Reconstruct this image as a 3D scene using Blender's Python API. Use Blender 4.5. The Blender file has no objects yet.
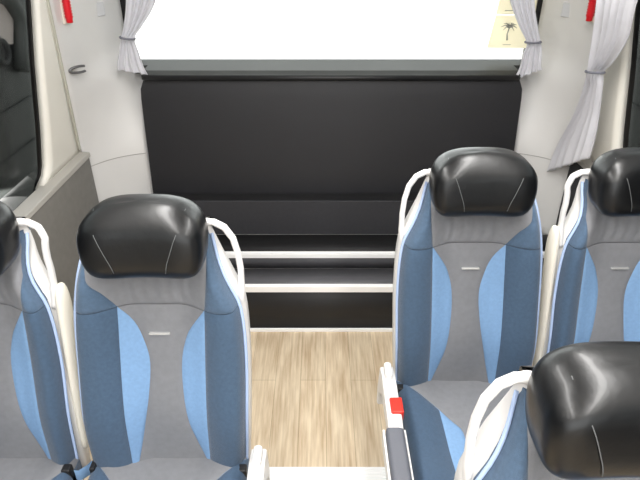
import bpy, bmesh, math, random
from mathutils import Vector, Matrix
random.seed(4)
C = bpy.context.scene.collection
sc = bpy.context.scene
PI = math.pi

# ------------------------------------------------------------------ view
F = 554.0; TH = math.radians(30); CAM = Vector((-.025, 0, 1.75))
XC = .025                                      # centre line of the bus body

def un(px, py, X=None, Y=None, Z=None):
    """a point of the place seen at a picture position and lying on a known plane"""
    u = (px-320)/F; v = (py-240)/F
    d = Vector((u, math.cos(TH)-v*math.sin(TH), -math.sin(TH)-v*math.cos(TH)))
    if X is not None: s = (X-CAM.x)/d.x
    elif Y is not None: s = (Y-CAM.y)/d.y
    else: s = (Z-CAM.z)/d.z
    return CAM + d*s

# ------------------------------------------------------------------ materials
def lin(c):
    return tuple(((x/255)/12.92 if x/255 <= .04045 else ((x/255+.055)/1.055)**2.4) for x in c) + (1,)

def mat(name, rgb, rough=.5, metal=0, var=.0, vscale=20, bump=0, bscale=200, coat=0, spec=.5, stretch=None, sheen=0):
    m = bpy.data.materials.new(name); m.use_nodes = True
    nt = m.node_tree; b = nt.nodes['Principled BSDF']
    c = lin(rgb)
    b.inputs['Base Color'].default_value = c
    b.inputs['Roughness'].default_value = rough
    b.inputs['Metallic'].default_value = metal
    b.inputs['Coat Weight'].default_value = coat
    b.inputs['Specular IOR Level'].default_value = spec
    if sheen: b.inputs['Sheen Weight'].default_value = sheen
    tc = nt.nodes.new('ShaderNodeTexCoord'); src = tc.outputs['Object']
    if stretch:
        mp = nt.nodes.new('ShaderNodeMapping'); mp.inputs['Scale'].default_value = stretch
        nt.links.new(src, mp.inputs['Vector']); src = mp.outputs['Vector']
    if var:
        n = nt.nodes.new('ShaderNodeTexNoise'); n.inputs['Scale'].default_value = vscale; n.inputs['Detail'].default_value = 4
        nt.links.new(src, n.inputs['Vector'])
        r = nt.nodes.new('ShaderNodeMapRange'); r.inputs['To Min'].default_value = 1-var; r.inputs['To Max'].default_value = 1+var
        r.inputs['From Min'].default_value = .3; r.inputs['From Max'].default_value = .7
        nt.links.new(n.outputs['Fac'], r.inputs['Value'])
        mx = nt.nodes.new('ShaderNodeVectorMath'); mx.operation = 'SCALE'; mx.inputs[0].default_value = c[:3]
        nt.links.new(r.outputs['Result'], mx.inputs['Scale']); nt.links.new(mx.outputs[0], b.inputs['Base Color'])
    if bump:
        n2 = nt.nodes.new('ShaderNodeTexNoise'); n2.inputs['Scale'].default_value = bscale; n2.inputs['Detail'].default_value = 3
        nt.links.new(src, n2.inputs['Vector'])
        bp = nt.nodes.new('ShaderNodeBump'); bp.inputs['Strength'].default_value = bump; bp.inputs['Distance'].default_value = .002
        nt.links.new(n2.outputs['Fac'], bp.inputs['Height']); nt.links.new(bp.outputs['Normal'], b.inputs['Normal'])
    return m

def emis(name, rgb, s):
    m = mat(name, rgb); b = m.node_tree.nodes['Principled BSDF']
    b.inputs['Emission Color'].default_value = lin(rgb); b.inputs['Emission Strength'].default_value = s
    return m

def glass(name, tint, ior=1.45):
    m = bpy.data.materials.new(name); m.use_nodes = True
    nt = m.node_tree; nt.nodes.clear()
    o = nt.nodes.new('ShaderNodeOutputMaterial'); t = nt.nodes.new('ShaderNodeBsdfTransparent'); g = nt.nodes.new('ShaderNodeBsdfGlossy')
    t.inputs['Color'].default_value = (*tint, 1); g.inputs['Roughness'].default_value = .03
    mx = nt.nodes.new('ShaderNodeMixShader'); fr = nt.nodes.new('ShaderNodeFresnel'); fr.inputs['IOR'].default_value = ior
    nt.links.new(fr.outputs[0], mx.inputs[0]); nt.links.new(t.outputs[0], mx.inputs[1]); nt.links.new(g.outputs[0], mx.inputs[2])
    nt.links.new(mx.outputs[0], o.inputs[0])
    return m

def wood():
    m = bpy.data.materials.new('oak_vinyl'); m.use_nodes = True
    nt = m.node_tree; b = nt.nodes['Principled BSDF']; b.inputs['Roughness'].default_value = .36
    tc = nt.nodes.new('ShaderNodeTexCoord')
    def noise(scale, st, det=5):
        mp = nt.nodes.new('ShaderNodeMapping'); mp.inputs['Scale'].default_value = st
        nt.links.new(tc.outputs['Object'], mp.inputs['Vector'])
        n = nt.nodes.new('ShaderNodeTexNoise'); n.inputs['Scale'].default_value = scale; n.inputs['Detail'].default_value = det
        nt.links.new(mp.outputs[0], n.inputs['Vector']); return n.outputs['Fac']
    a = noise(3, (6, 1.2, 1)); c = noise(14, (7, .35, 1)); 
    ad = nt.nodes.new('ShaderNodeMath'); ad.operation = 'ADD'
    nt.links.new(a, ad.inputs[0]); nt.links.new(c, ad.inputs[1])
    hv = nt.nodes.new('ShaderNodeMath'); hv.operation = 'MULTIPLY'; hv.inputs[1].default_value = .5
    nt.links.new(ad.outputs[0], hv.inputs[0])
    r = nt.nodes.new('ShaderNodeValToRGB')
    r.color_ramp.elements[0].position = .36; r.color_ramp.elements[0].color = lin((190, 166, 136))
    r.color_ramp.elements[1].position = .62; r.color_ramp.elements[1].color = lin((232, 214, 186))
    nt.links.new(hv.outputs[0], r.inputs[0])
    # plank joints
    mp = nt.nodes.new('ShaderNodeMapping'); mp.inputs['Rotation'].default_value = (0, 0, PI/2)
    nt.links.new(tc.outputs['Object'], mp.inputs['Vector'])
    bk = nt.nodes.new('ShaderNodeTexBrick'); bk.inputs['Scale'].default_value = 1
    bk.inputs['Brick Width'].default_value = .9; bk.inputs['Row Height'].default_value = .11; bk.inputs['Mortar Size'].default_value = .0012
    bk.inputs['Color1'].default_value = (1, 1, 1, 1); bk.inputs['Color2'].default_value = (.9, .9, .9, 1); bk.inputs['Mortar'].default_value = (.62, .6, .56, 1)
    nt.links.new(mp.outputs[0], bk.inputs['Vector'])
    mu = nt.nodes.new('ShaderNodeMix'); mu.data_type = 'RGBA'; mu.blend_type = 'MULTIPLY'; mu.inputs[0].default_value = 1
    nt.links.new(r.outputs[0], mu.inputs[6]); nt.links.new(bk.outputs['Color'], mu.inputs[7])
    nt.links.new(mu.outputs[2], b.inputs['Base Color'])
    return m

def perforated():
    m = bpy.data.materials.new('perforated_steel'); m.use_nodes = True
    nt = m.node_tree; b = nt.nodes['Principled BSDF']; b.inputs['Roughness'].default_value = .5
    tc = nt.nodes.new('ShaderNodeTexCoord'); v = nt.nodes.new('ShaderNodeTexVoronoi'); v.inputs['Scale'].default_value = 70; v.inputs['Randomness'].default_value = 0
    nt.links.new(tc.outputs['Object'], v.inputs['Vector'])
    r = nt.nodes.new('ShaderNodeValToRGB'); r.color_ramp.elements[0].position = .26; r.color_ramp.elements[0].color = lin((30, 30, 32))
    r.color_ramp.elements[1].position = .34; r.color_ramp.elements[1].color = lin((215, 212, 205))
    nt.links.new(v.outputs['Distance'], r.inputs[0]); nt.links.new(r.outputs[0], b.inputs['Base Color'])
    return m

M = dict(
    bolster=mat('slate_blue_cloth', (62, 84, 108), .85, var=.10, vscale=120, bump=.5, bscale=700, sheen=.2),
    shoulder=mat('slate_blue_cloth_upper', (72, 94, 118), .85, var=.10, vscale=120, bump=.5, bscale=700, sheen=.2),
    light=mat('light_blue_cloth', (122, 157, 196), .85, var=.05, vscale=120, bump=.4, bscale=700),
    grey=mat('grey_cloth', (124, 125, 129), .85, var=.05, vscale=60, bump=.4, bscale=600),
    piping=mat('pale_blue_piping', (172, 192, 226), .6),
    leather=mat('black_leather', (9, 10, 12), .34, bump=.35, bscale=38, coat=.08, spec=.5),
    stitch=mat('stitch_thread', (95, 97, 98), .7),
    shell=mat('white_moulded_plastic', (226, 224, 222), .35, var=.02, vscale=8),
    cream=mat('cream_moulded_plastic', (232, 226, 212), .4, var=.02, vscale=8),
    foam=mat('dark_foam', (50, 56, 66), .9),
    dark=mat('black_plastic', (22, 22, 24), .5),
    pad=mat('dark_grey_vinyl', (92, 94, 102), .5, bump=.2, bscale=200),
    red=mat('red_plastic', (214, 44, 30), .4),
    hammer=mat('red_gloss_plastic', (214, 20, 34), .35),
    badge=mat('polished_metal', (225, 225, 222), .25, metal=.6),
    steel=mat('brushed_steel', (120, 120, 122), .35, metal=.8),
    panel=mat('grey_white_lining', (220, 219, 218), .55, var=.015, vscale=4, bump=.15, bscale=300),
    pillar=mat('cream_pillar_lining', (234, 231, 222), .5, var=.015, vscale=4),
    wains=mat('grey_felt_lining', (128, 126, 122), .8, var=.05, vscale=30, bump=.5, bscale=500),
    wains_shade=mat('grey_felt_lining_shaded', (50, 50, 53), .85, var=.05, vscale=30, bump=.5, bscale=500),  # same felt on the right wall, its shadow put into the colour
    ledge=mat('grey_ledge_plastic', (176, 173, 167), .4),
    vinyl=mat('black_vinyl', (30, 30, 34), .55, var=.05, vscale=6, bump=.3, bscale=250),
    board=mat('charcoal_carpet', (48, 48, 52), .8, var=.1, vscale=60, bump=.5, bscale=500),
    tread=mat('grey_rubber_tread', (84, 84, 88), .38, var=.05, vscale=10, bump=.2, bscale=300),
    riser=mat('black_riser', (24, 24, 26), .6, var=.05, vscale=10),
    nosing=mat('white_aluminium_nosing', (250, 250, 250), .3),
    sill=mat('dark_rubber_sill', (50, 52, 50), .6, var=.05, vscale=10),
    curtain=mat('white_grey_curtain_cloth', (210, 210, 216), .8, var=.02, vscale=30, bump=.2, bscale=300),
    tie=mat('grey_tie_cord', (120, 122, 132), .7),
    ceil=mat('ceiling_lining', (225, 223, 218), .6),
    crease=mat('crease_shade_tint', (186, 184, 172), .6),  # grey-green tint paints the crease's shadow onto the bead
    seam=mat('panel_gap', (160, 158, 156), .7),
    frit=mat('black_glass_border', (10, 10, 11), .3),
    concrete=mat('pale_concrete_yard', (225, 222, 216), .9, var=.04, vscale=1),
    coach=mat('dark_coach_paint', (44, 44, 43), .4, var=.15, vscale=3),
    coachd=mat('black_coach_seam', (18, 18, 18), .6),
    coachg=mat('grey_coach_arch', (86, 86, 84), .6),
    pink=mat('pale_pink_paint', (206, 190, 184), .7),
    sticker=mat('pale_yellow_film', (248, 240, 215), .7),
    ink=mat('grey_ink', (170, 172, 164), .8),
    plate=mat('pale_cover_plate', (200, 201, 204), .5),
    fill_glow=emis('fill_strip_glow', (255, 250, 242), 3),  # glow of the added fill strips out of view
    wood=wood(), perf=perforated(),
    g_rear=glass('clear_glass', (.96, .97, .95)), g_side=glass('tinted_glass', (.5, .52, .51), 1.18),
)

_n = M['sticker'].node_tree; _t = _n.nodes.new('ShaderNodeBsdfTranslucent'); _t.inputs[0].default_value = lin((255, 250, 236))
_x = _n.nodes.new('ShaderNodeMixShader'); _x.inputs[0].default_value = .75
_n.links.new(_n.nodes['Principled BSDF'].outputs[0], _x.inputs[1]); _n.links.new(_t.outputs[0], _x.inputs[2])
_n.links.new(_x.outputs[0], _n.nodes['Material Output'].inputs[0])

# ------------------------------------------------------------------ mesh helpers
def link(name, bm, m, parent=None, smooth=True, bev=0, sub=0, sharp=None):
    me = bpy.data.meshes.new(name)
    bmesh.ops.recalc_face_normals(bm, faces=bm.faces)
    bm.to_mesh(me); bm.free()
    me.materials.append(M[m] if isinstance(m, str) else m)
    for p in me.polygons: p.use_smooth = smooth
    o = bpy.data.objects.new(name, me); C.objects.link(o)
    if parent: o.parent = parent
    if bev:
        b = o.modifiers.new('b', 'BEVEL'); b.width = bev; b.segments = 3; b.limit_method = 'ANGLE'; b.angle_limit = math.radians(40)
    if sub:
        s = o.modifiers.new('s', 'SUBSURF'); s.levels = sub; s.render_levels = sub
    if smooth and bev:
        w = o.modifiers.new('w', 'WEIGHTED_NORMAL')
    return o

def tag(o, label=None, cat=None, group=None, kind=None):
    if label: o['label'] = label
    if cat: o['category'] = cat
    if group: o['group'] = group
    if kind: o['kind'] = kind
    return o

def empty(name, loc=(0, 0, 0)):
    o = bpy.data.objects.new(name, None); C.objects.link(o); o.location = loc; o.empty_display_size = .1
    return o

def box(bm, x0, x1, y0, y1, z0, z1):
    v = [bm.verts.new((x, y, z)) for x in (x0, x1) for y in (y0, y1) for z in (z0, z1)]
    for f in ((0, 1, 3, 2), (4, 6, 7, 5), (0, 4, 5, 1), (2, 3, 7, 6), (0, 2, 6, 4), (1, 5, 7, 3)):
        bm.faces.new([v[i] for i in f])
    return v

def boxo(name, dims, m, parent=None, bev=.003):
    bm = bmesh.new(); box(bm, *dims); return link(name, bm, m, parent, True, bev)

def prism(bm, poly, axis, a, b):
    """extrude a 2-D outline between a and b along an axis"""
    def P(p, t):
        return {'x': (t, p[0], p[1]), 'y': (p[0], t, p[1]), 'z': (p[0], p[1], t)}[axis]
    A = [bm.verts.new(P(p, a)) for p in poly]; B = [bm.verts.new(P(p, b)) for p in poly]
    n = len(poly)
    for i in range(n): bm.faces.new((A[i], A[(i+1) % n], B[(i+1) % n], B[i]))
    bm.faces.new(A); bm.faces.new(B[::-1])

def tube(bm, pts, r, n=8, closed=False, flat=1.0, up=None):
    """sweep a round or flattened section along points"""
    pts = [Vector(p) for p in pts]; N = len(pts); rings = []
    for i, p in enumerate(pts):
        if closed: t = pts[(i+1) % N]-pts[i-1]
        else: t = pts[min(i+1, N-1)]-pts[max(i-1, 0)]
        t.normalize(); ref = Vector(up) if up else Vector((0, 1, 0))
        if abs(t.dot(ref)) > .95: ref = Vector((1, 0, 0))
        a = t.cross(ref).normalized(); b = t.cross(a).normalized()
        rr = r[i] if isinstance(r, (list, tuple)) else r
        rings.append([bm.verts.new(p + a*math.cos(k*2*PI/n)*rr + b*math.sin(k*2*PI/n)*rr*flat) for k in range(n)])
    for i in range(N if closed else N-1):
        A = rings[i]; B = rings[(i+1) % N]
        for k in range(n): bm.faces.new((A[k], A[(k+1) % n], B[(k+1) % n], B[k]))
    if not closed: bm.faces.new(rings[0][::-1]); bm.faces.new(rings[-1])

def crv(knots, x):
    """smooth monotone-ish curve through (x, value) knots"""
    k = sorted(knots)
    if x <= k[0][0]: return k[0][1]
    if x >= k[-1][0]: return k[-1][1]
    for i in range(len(k)-1):
        if x <= k[i+1][0]: break
    x0, y0 = k[i]; x1, y1 = k[i+1]; h = x1-x0; t = (x-x0)/h
    d = (y1-y0)/h
    m0 = d if i == 0 else ((y1-k[i-1][1])/(x1-k[i-1][0]))
    m1 = d if i == len(k)-2 else ((k[i+2][1]-y0)/(k[i+2][0]-x0))
    return (2*t**3-3*t*t+1)*y0+(t**3-2*t*t+t)*h*m0+(-2*t**3+3*t*t)*y1+(t**3-t*t)*h*m1

def lerp(knots, x):
    k = sorted(knots)
    if x <= k[0][0]: return k[0][1]
    for (x0, y0), (x1, y1) in zip(k, k[1:]):
        if x <= x1: return y0+(y1-y0)*(x-x0)/(x1-x0)
    return k[-1][1]

def ss(a, b, x):
    t = max(0, min(1, (x-a)/(b-a))); return t*t*(3-2*t)

def gridmesh(bm, fn, nu, nv, thick=None):
    """fn(u,v)->Vector; with thick (a vector) the sheet is closed to a slab"""
    def lay(off):
        return [[bm.verts.new(fn(i/nu, j/nv)+off) for j in range(nv+1)] for i in range(nu+1)]
    A = lay(Vector((0, 0, 0)))
    for i in range(nu):
        for j in range(nv): bm.faces.new((A[i][j], A[i+1][j], A[i+1][j+1], A[i][j+1]))
    if thick is not None:
        B = lay(Vector(thick))
        for i in range(nu):
            for j in range(nv): bm.faces.new((B[i][j], B[i][j+1], B[i+1][j+1], B[i+1][j]))
        for i in range(nu):
            for j in (0, nv): bm.faces.new((A[i][j], A[i+1][j], B[i+1][j], B[i][j]))
        for j in range(nv):
            for i in (0, nu): bm.faces.new((A[i][j], A[i][j+1], B[i][j+1], B[i][j]))

# ------------------------------------------------------------------ the seat
# local frame: x = -1 side is the aisle side, y grows to the back of the bus, z up, seat faces -y
OA = [(1.165, -.100), (1.150, -.122), (1.118, -.134), (1.06, -.150), (1.0, -.174), (.94, -.198), (.80, -.205), (.62, -.199), (.43, -.188)]
OW = [(1.165, .098), (1.150, .120), (1.118, .142), (1.03, .172), (.90, .200), (.66, .218), (.50, .220), (.43, .212)]
SA = [(1.165, -.098), (1.13, -.126), (1.05, -.132), (.945, -.120)]
SW = [(1.165, .096), (1.13, .134), (1.03, .146), (.99, .118), (.945, .091)]
CAO = [(.945, -.120), (.75, -.107), (.43, -.095)]
CAI = [(.945, -.119), (.90, -.089), (.86, -.066), (.79, -.047), (.70, -.043), (.60, -.050), (.53, -.067), (.47, -.088), (.43, -.0945)]
CWI = [(.945, .092), (.90, .062), (.86, .047), (.79, .035), (.70, .045), (.60, .066), (.50, .090), (.43, .1095)]
CWO = [(.945, .0925), (.75, .105), (.49, .112), (.43, .113)]
NARROW = [0]                                   # window seats have a slimmer bolster on the aisle side
OUTA = lambda z: crv(OA, z)+NARROW[0]*ss(1.13, 1.0, z)
OUTW = lambda z: crv(OW, z)

def backy(a, z):
    y = .13*(z-.48)
    y -= .042*ss(.055, .16, abs(a))*ss(1.16, 1.0, z)
    y -= .014*math.exp(-((z-.63)/.12)**2)
    e = min(a-OUTA(z), OUTW(z)-a)
    q = max(0, 1-max(e, 0)/.028)
    y += .034*(1-math.sqrt(max(0, 1-q*q)))
    y += .015*ss(1.12, 1.165, z)
    return y

def backpatch(name, fl, fr, z0, z1, m, S, par, nu=10, nv=34, puff=.006, label=None):
    def fn(u, v):
        z = z0+(z1-z0)*v; a0 = fl(z); a1 = fr(z)
        a = a0+(a1-a0)*u; w = a1-a0
        p = puff*min(1, w/.04)*(max(0, math.sin(PI*u))**.45)*(max(0, math.sin(PI*min(max(v, 0), 1)))**.25)
        if name == 'upper_panel': p += .0016*math.sin(a*210+2*math.sin(z*30))*ss(.95, .97, z)*ss(1.05, 1.0, z)*ss(.10, .06, abs(a))
        return Vector((S*a, backy(a, z)-p+.004, z))
    bm = bmesh.new(); gridmesh(bm, fn, nu, nv, (0, .03, 0))
    o = link(name, bm, m, par)
    md = o.modifiers.new('e', 'EDGE_SPLIT'); md.split_angle = math.radians(50)
    if label: o['label'] = label
    return o

def cushz(a, y):
    z = .470+.022*ss(.06, .17, abs(a-.015))
    z += .018*ss(-.25, -.42, y)
    q = max(0, 1-(y+.475)/.05) if y < -.425 else 0
    z -= .05*(1-math.sqrt(max(0, 1-min(q, 1)**2)))
    e = min(a+.20-NARROW[0], .219-a); q = max(0, 1-max(e, 0)/.028)
    z -= .03*(1-math.sqrt(max(0, 1-q*q)))
    return z

def cushpatch(name, fl, fr, m, S, par, nu=10, nv=30, y0=-.475, y1=.0, puff=.006):
    def fn(u, v):
        y = y0+(y1-y0)*v; a0 = fl(y); a1 = fr(y); a = a0+(a1-a0)*u; w = a1-a0
        p = puff*min(1, w/.04)*(max(0, math.sin(PI*u))**.45)
        return Vector((S*a, y, cushz(a, y)+p-.004))
    bm = bmesh.new(); gridmesh(bm, fn, nu, nv, (0, 0, -.04))
    o = link(name, bm, m, par)
    md = o.modifiers.new('e', 'EDGE_SPLIT'); md.split_angle = math.radians(50)
    return o

HX, HY, HZ = .138, .062, .085; HC = (-.006, .048, 1.139)
def se(c, e): return math.copysign(abs(c)**e, c)
def headpt(th, ph):
    cx = se(math.cos(ph), .36)*se(math.cos(th), .46)
    cy = se(math.cos(ph), .80)*se(math.sin(th), .70)
    cz = se(math.sin(ph), .60)
    x = cx*HX*(1-.12*max(0, cz)**2-.05*max(0, -cz)); z = cz*HZ*(1-.13*max(0, cz)*abs(cx)**3)
    y = cy*HY - .018*(x/HX)**2
    if cy > 0: y = cy*HY*1.35
    y += .13*z
    z += .003*math.cos(x*20)
    return Vector((x+HC[0], y+HC[1], z+HC[2]))

def headfront(x, zz):
    """front surface of the headrest at a side offset (-1..1) and height (-1..1)"""
    best = None
    for i in range(0, 181, 3):
        th = -PI*i/180
        for j in range(-88, 90, 3):
            p = headpt(th, math.radians(j))
            d = (p.x-HC[0]-x*HX)**2+(p.z-HC[2]-zz*HZ)**2
            if best is None or d < best[0]: best = (d, p)
    return best[1]

def make_seat(name, loc, aisle, label, arm_down, group=None, narrow=0):
    """aisle = +1 when the aisle is on the seat's +x side"""
    S = -aisle
    NARROW[0] = narrow
    R = empty(name, loc); tag(R, label, 'seat', group)
    # backrest body and shell
    bk = bmesh.new()
    def ring(z, dy0, dy1, gr, n=12):
        a0 = OUTA(z)-gr; a1 = OUTW(z)+gr; pts = []
        for i in range(n+1):
            a = a0+(a1-a0)*i/n; pts.append((a, backy(min(max(a, OUTA(z)), OUTW(z)), z)+dy0-(.024*ss(1.08, 1.13, z) if gr > 0 else 0)))
        for i in range(n, -1, -1):
            t = i/n; a = a0+(a1-a0)*t
            bulge = .030*(math.sin(PI*t)**.5)
            pts.append((a, .13*(z-.48)+(dy1+bulge)*(1-.45*ss(1.02, 1.16, z))))
        return [bk.verts.new((S*x, y, z)) for x, y in pts]
    rs = [ring(.42+.70*i/26, .016, .045, -.004) for i in range(27)]
    for A, B in zip(rs, rs[1:]):
        n = len(A)
        for k in range(n): bk.faces.new((A[k], A[(k+1) % n], B[(k+1) % n], B[k]))
    bk.faces.new(rs[0]); bk.faces.new(rs[-1][::-1])
    body = link('backrest', bk, 'foam', R)
    bk = bmesh.new()
    rs = [ring(.38+.765*i/26, .034, .066, .009) for i in range(27)]
    for A, B in zip(rs, rs[1:]):
        n = len(A)
        for k in range(n): bk.faces.new((A[k], A[(k+1) % n], B[(k+1) % n], B[k]))
    bk.faces.new(rs[0]); bk.faces.new(rs[-1][::-1])
    sh = link('back_shell', bk, 'shell', R)
    # cloth panels
    Z0, Z1 = .435, .944
    backpatch('side_bolster', OUTA, lambda z: crv(CAO, z), Z0, Z1, 'bolster', S, body, label='dark slate blue outer panel on the aisle side')
    backpatch('side_bolster', lambda z: crv(CWO, z), OUTW, Z0, Z1, 'bolster', S, body, label='dark slate blue outer panel on the window side')
    backpatch('curved_insert', lambda z: crv(CAO, z), lambda z: max(crv(CAI, z), crv(CAO, z)+.0005), Z0, Z1, 'light', S, body, label='light blue crescent insert on the aisle side')
    backpatch('curved_insert', lambda z: min(crv(CWI, z), crv(CWO, z)-.0005), lambda z: crv(CWO, z), Z0, Z1, 'light', S, body, label='light blue crescent insert on the window side')
    backpatch('centre_panel', lambda z: crv(CAI, z), lambda z: crv(CWI, z), Z0, Z1, 'grey', S, body, nu=14, label='grey hourglass centre panel')
    Z0, Z1 = .946, 1.122
    backpatch('shoulder_panel', OUTA, lambda z: max(crv(SA, z), OUTA(z)+.002), Z0, Z1, 'shoulder', S, body, label='slate blue shoulder panel on the aisle side')
    backpatch('shoulder_panel', lambda z: min(crv(SW, z), OUTW(z)-.002), OUTW, Z0, Z1, 'shoulder', S, body, label='slate blue shoulder panel on the window side')
    backpatch('upper_panel', lambda z: max(crv(SA, z), OUTA(z)+.002), lambda z: min(crv(SW, z), OUTW(z)-.002), Z0, Z1, 'grey', S, body, nu=48, label='grey panel under the headrest')
    # piping round the edge
    bm = bmesh.new()
    pts = [(S*(OUTA(z)-.004), backy(OUTA(z), z)+.010, z) for z in [.43+i*.022 for i in range(32)]]
    tube(bm, pts, .0042, 6); link('piping', bm, 'piping', body)
    bm = bmesh.new()
    pts = [(S*(OUTW(z)+.004), backy(OUTW(z), z)+.010, z) for z in [.43+i*.022 for i in range(32)]]
    tube(bm, pts, .0042, 6); link('piping', bm, 'piping', body)
    # badge
    bm = bmesh.new(); yb = backy(0, .868)
    box(bm, -.026, .026, yb-.008, yb+.004, .866, .8705)
    b = link('badge', bm, 'badge', body, True, .001); b['label'] = 'small silver metal bar'
    # headrest
    bm = bmesh.new(); NT, NP = 56, 30
    rows = []
    for j in range(1, NP):
        ph = -PI/2+PI*j/NP
        rows.append([bm.verts.new(Vector((S, 1, 1))*headpt(2*PI*i/NT, ph)) for i in range(NT)])
    for A, B in zip(rows, rows[1:]):
        for k in range(NT): bm.faces.new((A[k], A[(k+1) % NT], B[(k+1) % NT], B[k]))
    for r_, ph in ((rows[0], -PI/2), (rows[-1], PI/2)):
        v = bm.verts.new(Vector((S, 1, 1))*headpt(0, ph))
        for k in range(NT): bm.faces.new((r_[k], r_[(k+1) % NT], v))
    hd = link('headrest', bm, 'leather', R, True, 0, 1)
    hd['label'] = 'glossy black leather headrest'
    for sx in (-1, 1):
        pts = []
        for i in range(11):
            t = i/10; zz = .86-1.45*t
            xx = sx*(.72-.30*math.sin(t*PI/2)**1.2)
            p = headfront(xx, zz); pts.append((S*p.x, p.y-.0006, p.z))
        # smooth the sampled path
        for _ in range(3):
            pts = [pts[0]]+[tuple((pts[i-1][k]+2*pts[i][k]+pts[i+1][k])/4 for k in range(3)) for i in range(1, len(pts)-1)]+[pts[-1]]
        hc = Vector((S*HC[0], HC[1], HC[2]))
        pts = [Vector(p)+(Vector(p)-hc).normalized()*.0016+Vector((0, -.0012, 0)) for p in pts]
        bm = bmesh.new(); tube(bm, pts, .0009, 5); link('stitched_seam', bm, 'stitch', hd)
    # grab handle on the aisle side
    hp = [(-.100, 1.132), (-.125, 1.142), (-.148, 1.142), (-.171, 1.130), (-.190, 1.102), (-.200, 1.064), (-.204, 1.024), (-.204, .985), (-.201, .95), (-.196, .92)]
    fine = []
    for i in range(len(hp)-1):
        for k in range(3):
            t = k/3; fine.append((hp[i][0]*(1-t)+hp[i+1][0]*t, hp[i][1]*(1-t)+hp[i+1][1]*t))
    fine.append(hp[-1])
    bm = bmesh.new()
    tube(bm, [(S*(a+narrow*.72*ss(1.14, 1.05, z)), .13*(z-.48)+.030, z) for a, z in fine], [.0095]*5+[.0078]*17+[.0095]*(len(fine)-22), 12, flat=1.3)
    h = link('grab_handle', bm, 'shell', R); h['label'] = 'white looped plastic grab handle'
    # seat cushion
    cb = bmesh.new(); box(cb, -.195+narrow, .213, -.465, .02, .385, .455)
    bmesh.ops.transform(cb, matrix=Matrix.Diagonal((S, 1, 1, 1)), verts=cb.verts)
    cu = link('seat_cushion', cb, 'foam', R, True, .02)
    CBO = [(-.475, -.085), (-.38, -.08), (-.20, -.08), (-.125, -.081), (-.06, -.145), (-.008, -.198), (.0, -.1985)]
    CBI = [(-.475, -.080), (-.42, -.058), (-.33, -.032), (-.24, -.024), (-.195, -.026), (-.125, -.0805), (-.06, -.1445), (-.008, -.1975), (0, -.198)]
    bo = lambda y: lerp(CBO, y); bi = lambda y: max(lerp(CBI, y), lerp(CBO, y)+.0004)
    cushpatch('cushion_bolster', lambda y: -.20+narrow, lambda y: max(bo(y), -.199+narrow), 'bolster', S, cu)
    cushpatch('cushion_bolster', lambda y: min(.218, .03-bo(y)), lambda y: .219, 'bolster', S, cu)
    cushpatch('cushion_insert', bo, bi, 'light', S, cu)
    cushpatch('cushion_insert', lambda y: .03-bi(y), lambda y: .03-bo(y), 'light', S, cu)
    cushpatch('cushion_centre', lambda y: max(bi(y), -.1985+narrow), lambda y: min(.2185, .03-bi(y)), 'grey', S, cu, nu=18)
    # underframe
    bm = bmesh.new(); box(bm, -.17, .19, -.42, -.02, .33, .384); link('seat_frame', bm, 'dark', R, True, .008)
    for y in (-.36, -.08):
        bm = bmesh.new(); box(bm, -.025, .055, y-.02, y+.02, .0, .33); link('leg', bm, 'steel', R, True, .005)
    # armrest
    ar = empty('armrest', (0, -.045, 0) if arm_down else (0, 0, 0)); ar.parent = R
    if arm_down:
        ar['label'] = 'lowered aisle armrest'
        bm = bmesh.new()
        prism(bm, [(-.01, .44), (-.005, .50), (-.03, .60), (-.085, .615), (-.10, .612), (-.24, .612), (-.28, .60), (-.28, .575), (-.24, .565), (-.10, .555), (-.04, .50), (-.03, .44)], 'x', S*-.262, S*-.222)
        link('armrest_bracket', bm, 'shell', ar, True, .006)
        bm = bmesh.new(); box(bm, S*-.272, S*-.224, -.50, -.275, .572, .626) if S > 0 else box(bm, S*-.224, S*-.272, -.50, -.275, .572, .626)
        p = link('armrest_pad', bm, 'pad', ar, True, .012); p['label'] = 'dark grey armrest pad'
        for a in (-.2755, -.2215):
            bm = bmesh.new(); x0, x1 = sorted((S*(a-.003), S*(a+.003)))
            box(bm, x0, x1, -.50, -.275, .568, .610); link('armrest_rail', bm, 'shell', ar, True, .002)
        bm = bmesh.new(); x0, x1 = sorted((S*-.250, S*-.216)); box(bm, x0, x1, -.225, -.17, .585, .619)
        b = link('release_button', bm, 'red', ar, True, .004); b['label'] = 'red release button'
        bm = bmesh.new(); x0, x1 = sorted((S*-.254, S*-.232)); box(bm, x0, x1, -.10, -.045, .60, .634)
        link('hinge_cap', bm, 'shell', ar, True, .008)
    else:
        ar['label'] = 'folded-up armrest between the two seats'
        bm = bmesh.new()
        pr = [(.47, .010), (.55, .012), (.70, .014), (.85, .016), (.93, .017), (.97, .013), (.985, .006)]
        ctr = lambda z: -.178-.016*ss(.6, .9, z)
        pts = [(S*ctr(z), .13*(z-.48)+.03, z) for z, _ in pr]
        tube(bm, pts, [w for _, w in pr], 12, flat=1.8)
        p = link('armrest_pad', bm, 'cream', ar, True, 0, 1)
    # belt and buckle at the window side of the junction
    bm = bmesh.new(); x0, x1 = sorted((S*(-.200+narrow), S*(-.176+narrow))); box(bm, x0, x1, -.06, -.035, .40, .492)
    b = link('belt_buckle', bm, 'dark', R, True, .005); b['label'] = 'black seat belt buckle'
    bm = bmesh.new(); x0, x1 = sorted((S*.200, S*.214)); box(bm, x0, x1, -.06, .02, .36, .50)
    link('belt_anchor', bm, 'dark', R, True, .004)
    return R

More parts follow.
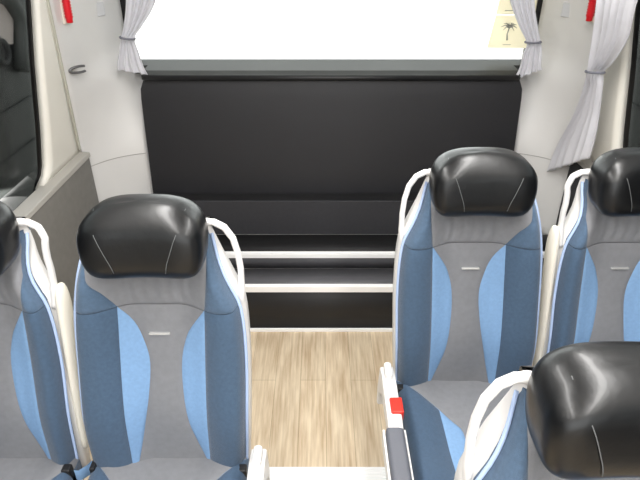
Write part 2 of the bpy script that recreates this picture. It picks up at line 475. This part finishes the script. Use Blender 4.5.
G = 'passenger seats facing the camera'
make_seat('coach_seat', (.415, 1.315, 0), -1, 'coach seat right of the aisle, white nosings behind it and its whole headrest in view', True, G)
make_seat('coach_seat', (.415+.437, 1.315, 0), -1, 'right-hand window coach seat under the draped side curtain, cut by the frame edge', False, G, .034)
make_seat('coach_seat', (-.42, 1.02, 0), 1, 'coach seat left of the aisle, its whole headrest and backrest in view', True, G)
make_seat('coach_seat', (-.42-.433, 1.02, 0), 1, 'left-hand window coach seat beside the grey ledge, half cut by the frame edge', False, G, .034)
make_seat('coach_seat', (.423, .515, 0), -1, 'nearest coach seat in the bottom right corner with large close headrest', True, G)

# ------------------------------------------------------------------ floor and steps
def st(o): o['kind'] = 'structure'; return o
YS = 1.357
bm = bmesh.new()
prism(bm, [(-1.2, -3), (-.225, -3), (-.225, YS-.005), (.225, YS-.005), (.225, -3), (1.25, -3), (1.25, 2.14), (-1.2, 2.14)], 'z', -.02, 0)
st(link('floor', bm, 'wood', None, False))
bm = bmesh.new(); box(bm, -.225, .225, -3, YS, -.24, -.22)
st(link('floor', bm, 'wood', None, False)).name = 'floor_aisle'
for x0, x1, y0, y1 in ((-.235, -.2255, -3, YS), (.2255, .235, -3, YS), (-.225, .225, YS-.004, YS+.004)):
    bm = bmesh.new(); box(bm, x0, x1, y0, y1, -.22, -.021); st(link('trim_1', bm, 'riser', None, False))
def nosing(x0, x1, yf, z, depth, drop, parent):
    """white ribbed edge strip with a small lip down the front"""
    bm = bmesh.new()
    n = max(2, int(depth/.012)); pr = [(yf-.006, z-drop), (yf-.006, z+.005)]
    for i in range(n):
        a = yf-.006+(depth+.006)*i/n; b = yf-.006+(depth+.006)*(i+1)/n
        pr += [(a+.0015, z+.006), (b-.003, z+.006), (b-.002, z+.003), (b-.0005, z+.003)]
    pr += [(yf+depth, z+.001), (yf, z+.001), (yf, z-drop)]
    prism(bm, pr, 'x', x0, x1)
    return link('nosing', bm, 'nosing', parent, False)
t = nosing(-.222, .222, YS-.065, 0, .06, .03, None); t.name = 'aisle_step_nosing'; st(t)
t.name = 'trim_2'; 
def step(label, y0, y1, z0, z1, m, top):
    E_ = empty('rear_step', (0, y0, z0)); tag(E_, label, 'step', 'black steps below the rear panel')
    boxo('riser', (-1.12, 1.17, 0, .012, 0, z1-z0-.001), m, E_, 0)
    boxo('tread', (-1.12, 1.17, .012, y1-y0, z1-z0-.012, z1-z0-.001), top, E_, 0)
    return E_
s1 = step('lower black step rising from the wood floor with thick white edge', 2.14, 2.30, 0, .26, 'riser', 'tread')
n = nosing(-1.115, 1.165, 0.0, .26, .02, .026, s1)
bm = bmesh.new(); box(bm, -1.115, 1.165, -.012, -.001, .0, .018); n = link('floor_strip', bm, 'nosing', s1, True, .002); n['label'] = 'thin white strip along the floor'
s2 = step('upper shallow step with thin white edge above the thick one', 2.30, 2.50, .26, .34, 'tread', 'riser')
nosing(-1.115, 1.165, 0.0, .08, .024, .016, s2)
bx_ = empty('rear_board', (0, 2.50, .34)); tag(bx_, 'low charcoal carpeted board under the black rear panel', 'board')
boxo('front_board', (-.895, .955, 0, .015, 0, .19), 'board', bx_, .003)
boxo('top_board', (-.895, .955, .015, .115, .165, .18), 'riser', bx_, .002)

# ------------------------------------------------------------------ rear panel, sill, rear window
PXC = .030
def edge(z): return lerp([(.45, .927), (.80, .925), (1.0, .923), (1.06, .918), (1.085, .90)], z)
bm = bmesh.new()
def pf(u, v):
    z = .46+.63*v; e = edge(z); x = (u*2-1)*e
    return Vector((PXC+x, 2.625+.055*v-.008*math.sin(PI*u)**.3*math.sin(PI*v)**.3, z))
gridmesh(bm, pf, 24, 14, (0, .03, 0))
o = link('rear_panel', bm, 'vinyl', None, True); tag(o, 'wide black vinyl panel below the rear window', 'panel'); o.name = 'vinyl_backboard'
e = o.modifiers.new('e', 'EDGE_SPLIT'); e.split_angle = .9
sl = empty('rear_sill', (PXC, 2.66, 1.09)); tag(sl, 'dark sill ledge along the bottom of the rear window', 'sill')
bm = bmesh.new(); tube(bm, [(-.89, .004, .012), (.885, .004, .012)], .014, 12, flat=1, up=(0, 0, 1)); link('rolled_edge', bm, 'dark', sl)
bm = bmesh.new(); prism(bm, [(.012, .0), (.012, .022), (.05, .035), (.235, .045), (.235, .0)], 'x', -.905, .90); prism(bm, [(.14, .0), (.14, .0395), (.235, .045), (.235, .0)], 'x', -.985, -.905); prism(bm, [(.14, .0), (.14, .0395), (.235, .045), (.235, .0)], 'x', .90, .985); link('ledge_top', bm, 'sill', sl, False)
bm = bmesh.new(); box(bm, -1.01, 1.01, 2.905, 2.912, 1.13, 1.95); 
w = st(link('window_3', bm, 'g_rear', None, False)); w.location.x = PXC
bm = bmesh.new()
for d in ((-1.10, -.995, 2.90, 2.93, 1.08, 2.0), (.995, 1.10, 2.90, 2.93, 1.08, 2.0), (-.995, .995, 2.90, 2.93, 1.08, 1.135), (-.995, .995, 2.90, 2.93, 1.94, 2.0)): box(bm, *d)
f = link('window_frame', bm, 'frit', w, False)
# rear wall below / above
bm = bmesh.new(); box(bm, -1.2, 1.25, 2.935, 2.96, -.3, 1.08); box(bm, -1.2, 1.25, 2.935, 2.96, 2.0, 2.1)
st(link('wall_rear', bm, 'panel', None, False))

# ------------------------------------------------------------------ side walls (shell coordinates about XC)
def wx(z): return 1.2-.132*max(0, z-.8) if z < 1.6 else 1.2-.132*.8-.5*(z-1.6)
def yc(z): return 2.51-.265*max(0, z-.8)
def yw(z):
    """rear edge of the side window opening, rounded at its lower corner"""
    base = lerp([(.78, 2.17), (1.0, 2.205), (1.25, 2.225), (1.48, 2.255), (2.0, 2.36)], z)
    if z < .87:
        q = (.87-z)/.085; base -= .08*(1-math.sqrt(max(0, 1-min(1, q)**2)))
    return base
for side, S in (('left', -1), ('right', 1)):
    W = empty('wall_'+side); st(W)
    # pillar lining between window and crease
    bm = bmesh.new()
    def f1(u, v):
        z = .785+1.0*v; return Vector((XC+S*wx(z), yw(z)+(yc(z)-yw(z))*u, z))
    gridmesh(bm, f1, 6, 30, (S*.03, 0, 0)); link('pillar_lining', bm, 'pillar', W)
    bm = bmesh.new()
    box(bm, XC+S*1.2 if S > 0 else XC-1.23, XC+1.23 if S > 0 else XC-1.2, -3, 2.95, -.3, .775); link('lower_skin', bm, 'panel', W, False)
    bm = bmesh.new()
    def f2(u, v):
        z = 1.72+.35*v; return Vector((XC+S*wx(z), -3+5.2*u, z))
    gridmesh(bm, f2, 4, 6, (S*.03, 0, 0)); link('upper_lining', bm, 'panel', W)
    for y0 in (-1.5, .15):
        bm = bmesh.new()
        def f3(u, v):
            z = .78+.95*v; return Vector((XC+S*wx(z), y0+.09*u, z))
        gridmesh(bm, f3, 2, 10, (S*.03, 0, 0)); link('window_post', bm, 'dark', W)
    # corner lining from crease to rear window
    bm = bmesh.new()
    def f4(u, v):
        z = .30+1.72*v
        x0, y0 = wx(z), yc(z)
        x1 = .936+.084*ss(1.08, 1.2, z); y1 = 2.675+.215*ss(.70, 1.2, z)
        b = math.sin(PI*u)*.035
        return Vector((XC+S*(x0+(x1-x0)*u+b*.5)+(PXC-XC)*u, y0+(y1-y0)*u+b, z))
    gridmesh(bm, f4, 14, 40, (S*.02, .03, 0)); link('corner_lining', bm, 'panel', W)
    # bead whose colour stands in for the shadow along the crease
    bm = bmesh.new(); tube(bm, [(XC+S*(wx(z)-.002), yc(z)-.002, z) for z in [.79+i*.03 for i in range(34)]], .007, 8)
    link('crease_shade_bead', bm, 'crease', W)
    # panel gap low on the corner
    bm = bmesh.new(); pts = []
    for i in range(13):
        u = .03+.94*i/12; z = .70+.02*u; v = (z-.30)/1.72; p = f4(u, v); pts.append((p.x-S*.001, p.y-.002, p.z))
    tube(bm, pts, .0016, 6); link('panel_gap', bm, 'seam', W)
    # wainscot and ledge
    bm = bmesh.new(); x0, x1 = sorted((XC+S*1.155, XC+S*1.198))
    prism(bm, [(-3, .15), (2.49, .15), (2.50, .50), (2.50, .765), (2.49, .778), (-3, .778)], 'x', x0, x1)
    link('wainscot', bm, 'wains' if S < 0 else 'wains_shade', W, True, .008)
    bm = bmesh.new()
    prism(bm, [(S*1.150+XC, .768), (S*1.153+XC, .790), (S*1.215+XC, .794), (S*1.215+XC, .77)], 'y', -3, 2.505)
    link('ledge', bm, 'ledge', W, True, .003)
    # side window
    bm = bmesh.new()
    def f5(u, v):
        z = .76+1.0*v; return Vector((XC+S*(wx(z)+.034), -3+5.6*u, z))
    gridmesh(bm, f5, 2, 10, (S*.006, 0, 0)); w = st(link('window_1' if S < 0 else 'window_2', bm, 'g_side'))
    bm = bmesh.new()
    def f6(u, v):
        z = .765+1.0*v; y = yw(z)
        return Vector((XC+S*(wx(z)+.0315), y-.035+.30*u, z))
    gridmesh(bm, f6, 6, 30, (S*.002, 0, 0)); link('window_border', bm, 'frit', w)
    # heater grille
    g = boxo('heater_grille', tuple(sorted((XC+S*1.12, XC+S*1.185)))+(-3, 2.135, .001, .148), 'perf', None, .004)
    tag(g, 'low perforated white heater grille on the floor beside the %s windows' % side, 'grille')

# ceiling with added fill strips to brighten the cabin, front bulkhead with windscreen
bm = bmesh.new()
def fc(u, v):
    x = (u*2-1)*1.0; return Vector((XC+x, -3+5.95*v, 2.07+.05*math.cos(x*PI/2)))
gridmesh(bm, fc, 16, 4, (0, 0, .03)); st(link('ceiling', bm, 'ceil'))
bm = bmesh.new(); box(bm, -1.2, 1.25, -3.03, -3.0, -.3, .6); box(bm, -1.2, 1.25, -3.03, -3.0, 1.95, 2.12); st(link('wall_front', bm, 'panel', None, False))
for x, lab in ((-.45, 'added left fill light strip, unseen above the aisle seats'), (.50, 'added right fill light strip, unseen above the aisle seats')):
    L = empty('added_fill_strip', (x, .5, 2.085)); tag(L, lab, 'added fill light')
    boxo('housing', (-.08, .08, -2.4, 1.6, -.02, .0), 'shell', L, .004)
    boxo('diffuser', (-.06, .06, -2.35, 1.55, -.026, -.0205), 'fill_glow', L, 0)

# ------------------------------------------------------------------ small fittings
def surf_left(px, py, S=-1):
    """a point on the corner lining seen at px,py (marching along the ruled surface)"""
    best = None
    for i in range(41):
        for j in range(81):
            u = i/40; z = .9+.9*j/80
            x0, y0 = wx(z), yc(z); x1 = .936+.084*ss(1.08, 1.2, z); y1 = 2.675+.215*ss(.70, 1.2, z)
            b = math.sin(PI*u)*.035
            p = Vector((XC+S*(x0+(x1-x0)*u+b*.5)+(PXC-XC)*u, y0+(y1-y0)*u+b, z))
            d = p-CAM; dep = d.y*math.cos(TH)-d.z*math.sin(TH); sx = 320+F*d.x/dep
            sy = 240-F*(d.y*math.sin(TH)+d.z*math.cos(TH))/dep
            e_ = (sx-px)**2+(sy-py)**2
            if best is None or e_ < best[0]: best = (e_, p)
    return best[1]

def hammer(px, py, S, label):
    p = surf_left(px, py, S)
    o = empty('emergency_hammer', p+Vector((-S*.02, -.02, 0))); tag(o, label, 'hammer', 'red emergency hammers')
    o.rotation_euler = (math.radians(4), 0, S*math.radians(-48))
    bm = bmesh.new(); box(bm, -.020, .020, .004, .018, -.02, .20); link('holder', bm, 'cream', o, True, .004)
    bm = bmesh.new()
    pts = []; rr = []
    for i in range(31):
        z = -.012+.17*i/30; pts.append((0, -.008, z)); rr.append(.0155+.0018*math.cos(i*PI) if 2 < i < 28 else .013)
    tube(bm, pts, rr, 14); link('hammer_handle', bm, 'hammer', o)
    bm = bmesh.new(); tube(bm, [(-.035, -.008, .172), (-.02, -.008, .172), (.02, -.008, .172), (.035, -.008, .172)], [.003, .010, .010, .003], 10, up=(0, 0, 1)); link('hammer_head', bm, 'hammer', o)
hammer(66, 18, -1, 'red ribbed emergency hammer on the left corner lining')
hammer(593, 18, 1, 'red emergency hammer beside the right side curtain')

p = surf_left(76, 67)
o = empty('coat_hook', p+Vector((.016, -.016, 0))); tag(o, 'small grey curved coat hook on the left corner lining', 'hook')
o.rotation_euler = (0, 0, math.radians(48))
bm = bmesh.new(); pts = []
for i in range(15):
    a = math.radians(55+250*i/14); pts.append((.045*math.cos(a), -.012, .013*math.sin(a)))
tube(bm, pts, .0055, 8, flat=1.4); link('hook_arm', bm, 'steel', o)
bm = bmesh.new(); tube(bm, [(0-.02, .008, 0), (-.02, .014, 0)], .011, 14); link('hook_base', bm, 'shell', o)
for px, py, S, lab in ((99, 8, -1, 'faint pale cover plate on the left corner lining'), (566, 10, 1, 'faint pale cover plate on the right corner lining')):
    p = surf_left(px, py, S); o = boxo('cover_plate', (-.022, .022, -.004, .008, -.03, .03), 'plate', None, .003)
    o.location = p+Vector((-S*.002, -.004, 0)); o.rotation_euler = (0, 0, -S*math.radians(57)); tag(o, lab, 'cover plate')

# sticker on the rear glass
yS = 2.900
a = un(487, 48, Y=yS); b = un(529, 48, Y=yS); 
sk = empty('window_sticker', ((a.x+b.x)/2, yS, a.z)); tag(sk, 'pale yellow sticker with palm tree at the right of the rear window', 'sticker')
wdt = (b.x-a.x)/2
bm = bmesh.new(); prism(bm, [(-wdt, 0), (wdt, 0), (wdt, .155), (-wdt+.02, .155)], 'y', -.0006, .0006); link('sticker_film', bm, 'sticker', sk, False)
bm = bmesh.new(); prism(bm, [(-wdt+.02, .158), (wdt, .158), (wdt, .34), (-wdt+.035, .34)], 'y', -.0006, .0006); link('sticker_film', bm, 'sticker', sk, False)
bm = bmesh.new(); cx, cz = -.01, .098
tube(bm, [(cx, -.002, cz), (cx-.006, -.002, cz-.03), (cx-.002, -.002, cz-.06)], [.0028, .003, .005], 6)
for dx, dz in ((-.042, .006), (-.032, .022), (-.012, .020), (.016, .024), (.034, .016), (.038, .0), (-.030, -.010), (.026, -.012)):
    tube(bm, [(cx, -.002, cz), (cx+dx*.5, -.002, cz+dz*.5+.008), (cx+dx, -.002, cz+dz-.004)], [.0035, .003, .0008], 5)
link('palm_print', bm, 'ink', sk)
bm = bmesh.new(); tube(bm, [(-.03, -.001, .016), (.01, -.001, .016)], .0016, 5); link('print_line', bm, 'ink', sk)
bm = bmesh.new(); tube(bm, [(-.045, -.001, .176), (.03, -.001, .176)], .002, 5); link('print_line', bm, 'ink', sk)

# ------------------------------------------------------------------ curtains
def curtain(name, rows, place, normal, label, folds, amp, tie_row, tie_m='tie'):
    """rows: (py, pxl, pxr) in order from top to bottom; place(px,py)->point"""
    P = [(place(l, y), place(r, y2)) for (y, l, r, y2) in rows]
    n = Vector(normal).normalized(); nv = (len(P)-1)*8; nu = 64
    def at(v):
        t = v*(len(P)-1); 
        A = [crv([(i, P[i][0][k]) for i in range(len(P))], t) for k in range(3)]
        B = [crv([(i, P[i][1][k]) for i in range(len(P))], t) for k in range(3)]
        return Vector(A), Vector(B)
    maxw = max((b-a).length for a, b in P)
    bm = bmesh.new()
    def fn(u, v):
        a, b = at(v); w = (b-a).length
        am = amp*(.45+.55*w/maxw)
        uu = u+.02*math.sin(u*9+v*5)
        d = am*(math.sin(uu*folds*2*PI)+.35*math.sin(uu*folds*2*PI*.5+2*v))
        side = math.cos(uu*folds*2*PI)*.004
        return a+(b-a)*u+n*d+(b-a).normalized()*side
    gridmesh(bm, fn, nu, nv)
    o = link(name, bm, 'curtain'); so = o.modifiers.new('s', 'SOLIDIFY'); so.thickness = .0025
    tag(o, label, 'curtain', None)
    a, b = at(tie_row/(len(P)-1)); c = (a+b)/2; d = (b-a)/2
    bm = bmesh.new(); pts = []
    for i in range(24):
        t = 2*PI*i/24; pts.append(c+d*1.12*math.cos(t)+n*(amp*1.5+.008)*math.sin(t)+Vector((0, 0, -.004*math.cos(t))))
    tube(bm, pts, .005, 6, closed=True, up=(0, 0, 1)); link('tie_band', bm, tie_m, o)
    return o
pl = lambda px, py: un(px, py, Y=2.67)
top = lambda z, x: Vector((x, 2.83, z))
curtain('window_curtain', [(-60, 124, 168, -60), (0, 126, 155, 0), (25, 124, 142, 25), (38, 121, 134, 38), (50, 119, 138, 52), (62, 117, 143, 66), (70, 117, 148, 75)], pl, (0, -1, 0),
        'pale grey tied curtain at the left of the rear window', 4, .011, 3)
curtain('window_curtain', [(-60, 492, 534, -60), (0, 509, 534, 0), (25, 518, 537, 25), (43, 526, 540, 41), (55, 522, 541, 52), (68, 519, 540, 64), (80, 513, 541, 70)], pl, (0, -1, 0),
        'pale grey tied curtain right of the palm tree sticker', 4, .011, 3)
def ps(px, py):
    X = XC+1.10-.10*max(0, (120-py))/120 if py > -10 else XC+1.0
    return un(px, py, X=X)
curtain('side_curtain', [(-50, 600, 660, -50), (0, 598, 636, 0), (35, 594, 626, 38), (60, 590, 611, 62), (72, 588, 602, 72), (85, 585, 601, 85), (115, 574, 598, 112), (148, 556, 594, 138), (172, 547, 589, 158)], ps, (-1, -.25, 0),
        'long pale grey side curtain tied and draped down the right wall', 5, .012, 4)

# ------------------------------------------------------------------ outside
bm = bmesh.new(); box(bm, -60, 60, -40, 90, -1.32, -1.3)
g = link('ground', bm, 'concrete', None, False); tag(g, kind='structure')
def parked(S, label):
    E_ = empty('parked_coach', (XC+S*2.75, 0, -1.3)); tag(E_, label, 'coach', 'coaches parked on both sides')
    w0, w1 = sorted((0, S*2.4))
    bm = bmesh.new(); box(bm, w0, w1, -5, 8, .35, 3.5); link('body', bm, 'coach', E_, True, .08)
    for z in (1.25, 1.62, 1.98, 2.32):
        x0, x1 = sorted((-S*.012, S*.01)); boxo('panel_seam', (x0, x1, -4.9, 7.9, z, z+.018), 'coachd', E_, 0)
    for y in (-3.2, 5.8):
        bm = bmesh.new(); tube(bm, [(S*.0-S*.02, y, .5), (S*.28, y, .5)], .5, 28, up=(0, 0, 1)); link('wheel', bm, 'coachd', E_, True, .02)
    return E_
pc = parked(-1, 'dark coach parked outside the left side window')
# features seen through the upper part of the left window
bm = bmesh.new(); x = .02
q1 = [un(px, py, X=XC-2.72) for px, py in ((-30, -20), (2, -8), (14, 20), (14, 44), (-30, 48))]
prism(bm, [(p.y, p.z+1.3) for p in q1], 'x', .0, .025); link('painted_flank', bm, 'pink', pc, False)
bm = bmesh.new(); pts = [un(px, py, X=XC-2.70) for px, py in ((-10, -14), (8, -2), (20, 18), (22, 46), (22, 70))]
tube(bm, [(.05, p.y, p.z+1.3) for p in pts], .075, 10); link('wheel_arch', bm, 'coachg', pc)
c = un(6, 52, X=XC-2.66)
bm = bmesh.new(); tube(bm, [(.06, c.y+.09*math.cos(k*PI/10), c.z+1.3+.09*math.sin(k*PI/10)) for k in range(20)], .025, 8, closed=True, up=(1, 0, 0)); link('round_lamp', bm, 'coachd', pc)
parked(1, 'dark coach parked outside the right side window')

# ------------------------------------------------------------------ light, camera
wd = bpy.data.worlds.new('World'); sc.world = wd; wd.use_nodes = True
nt = wd.node_tree; bg = nt.nodes['Background']; bg.inputs['Color'].default_value = (.95, .98, 1.0, 1); bg.inputs['Strength'].default_value = 3.6
def area(name, loc, rot, sx, sy, pw, col=(1, .985, .965)):
    l = bpy.data.lights.new(name, 'AREA'); l.shape = 'RECTANGLE'; l.size = sx; l.size_y = sy; l.energy = pw; l.color = col
    o = bpy.data.objects.new(name, l); C.objects.link(o); o.location = loc; o.rotation_euler = rot
    return o
for x in (-.45, .50): area('added_fill_light', (x, .1, 2.055), (0, 0, 0), .12, 3.6, 42)  # fill added under the unseen strips to light the cabin

cam = bpy.data.cameras.new('camera'); co = bpy.data.objects.new('camera', cam); C.objects.link(co)
cam.sensor_width = 36; cam.lens = 36*F/640; cam.clip_start = .02; cam.clip_end = 300
co.location = CAM; co.rotation_euler = (PI/2-TH, 0, 0)
sc.camera = co
sc.view_settings.view_transform = 'Standard'; sc.view_settings.look = 'None'; sc.view_settings.gamma = 1; sc.view_settings.exposure = .12
sc.view_settings.use_curve_mapping = False
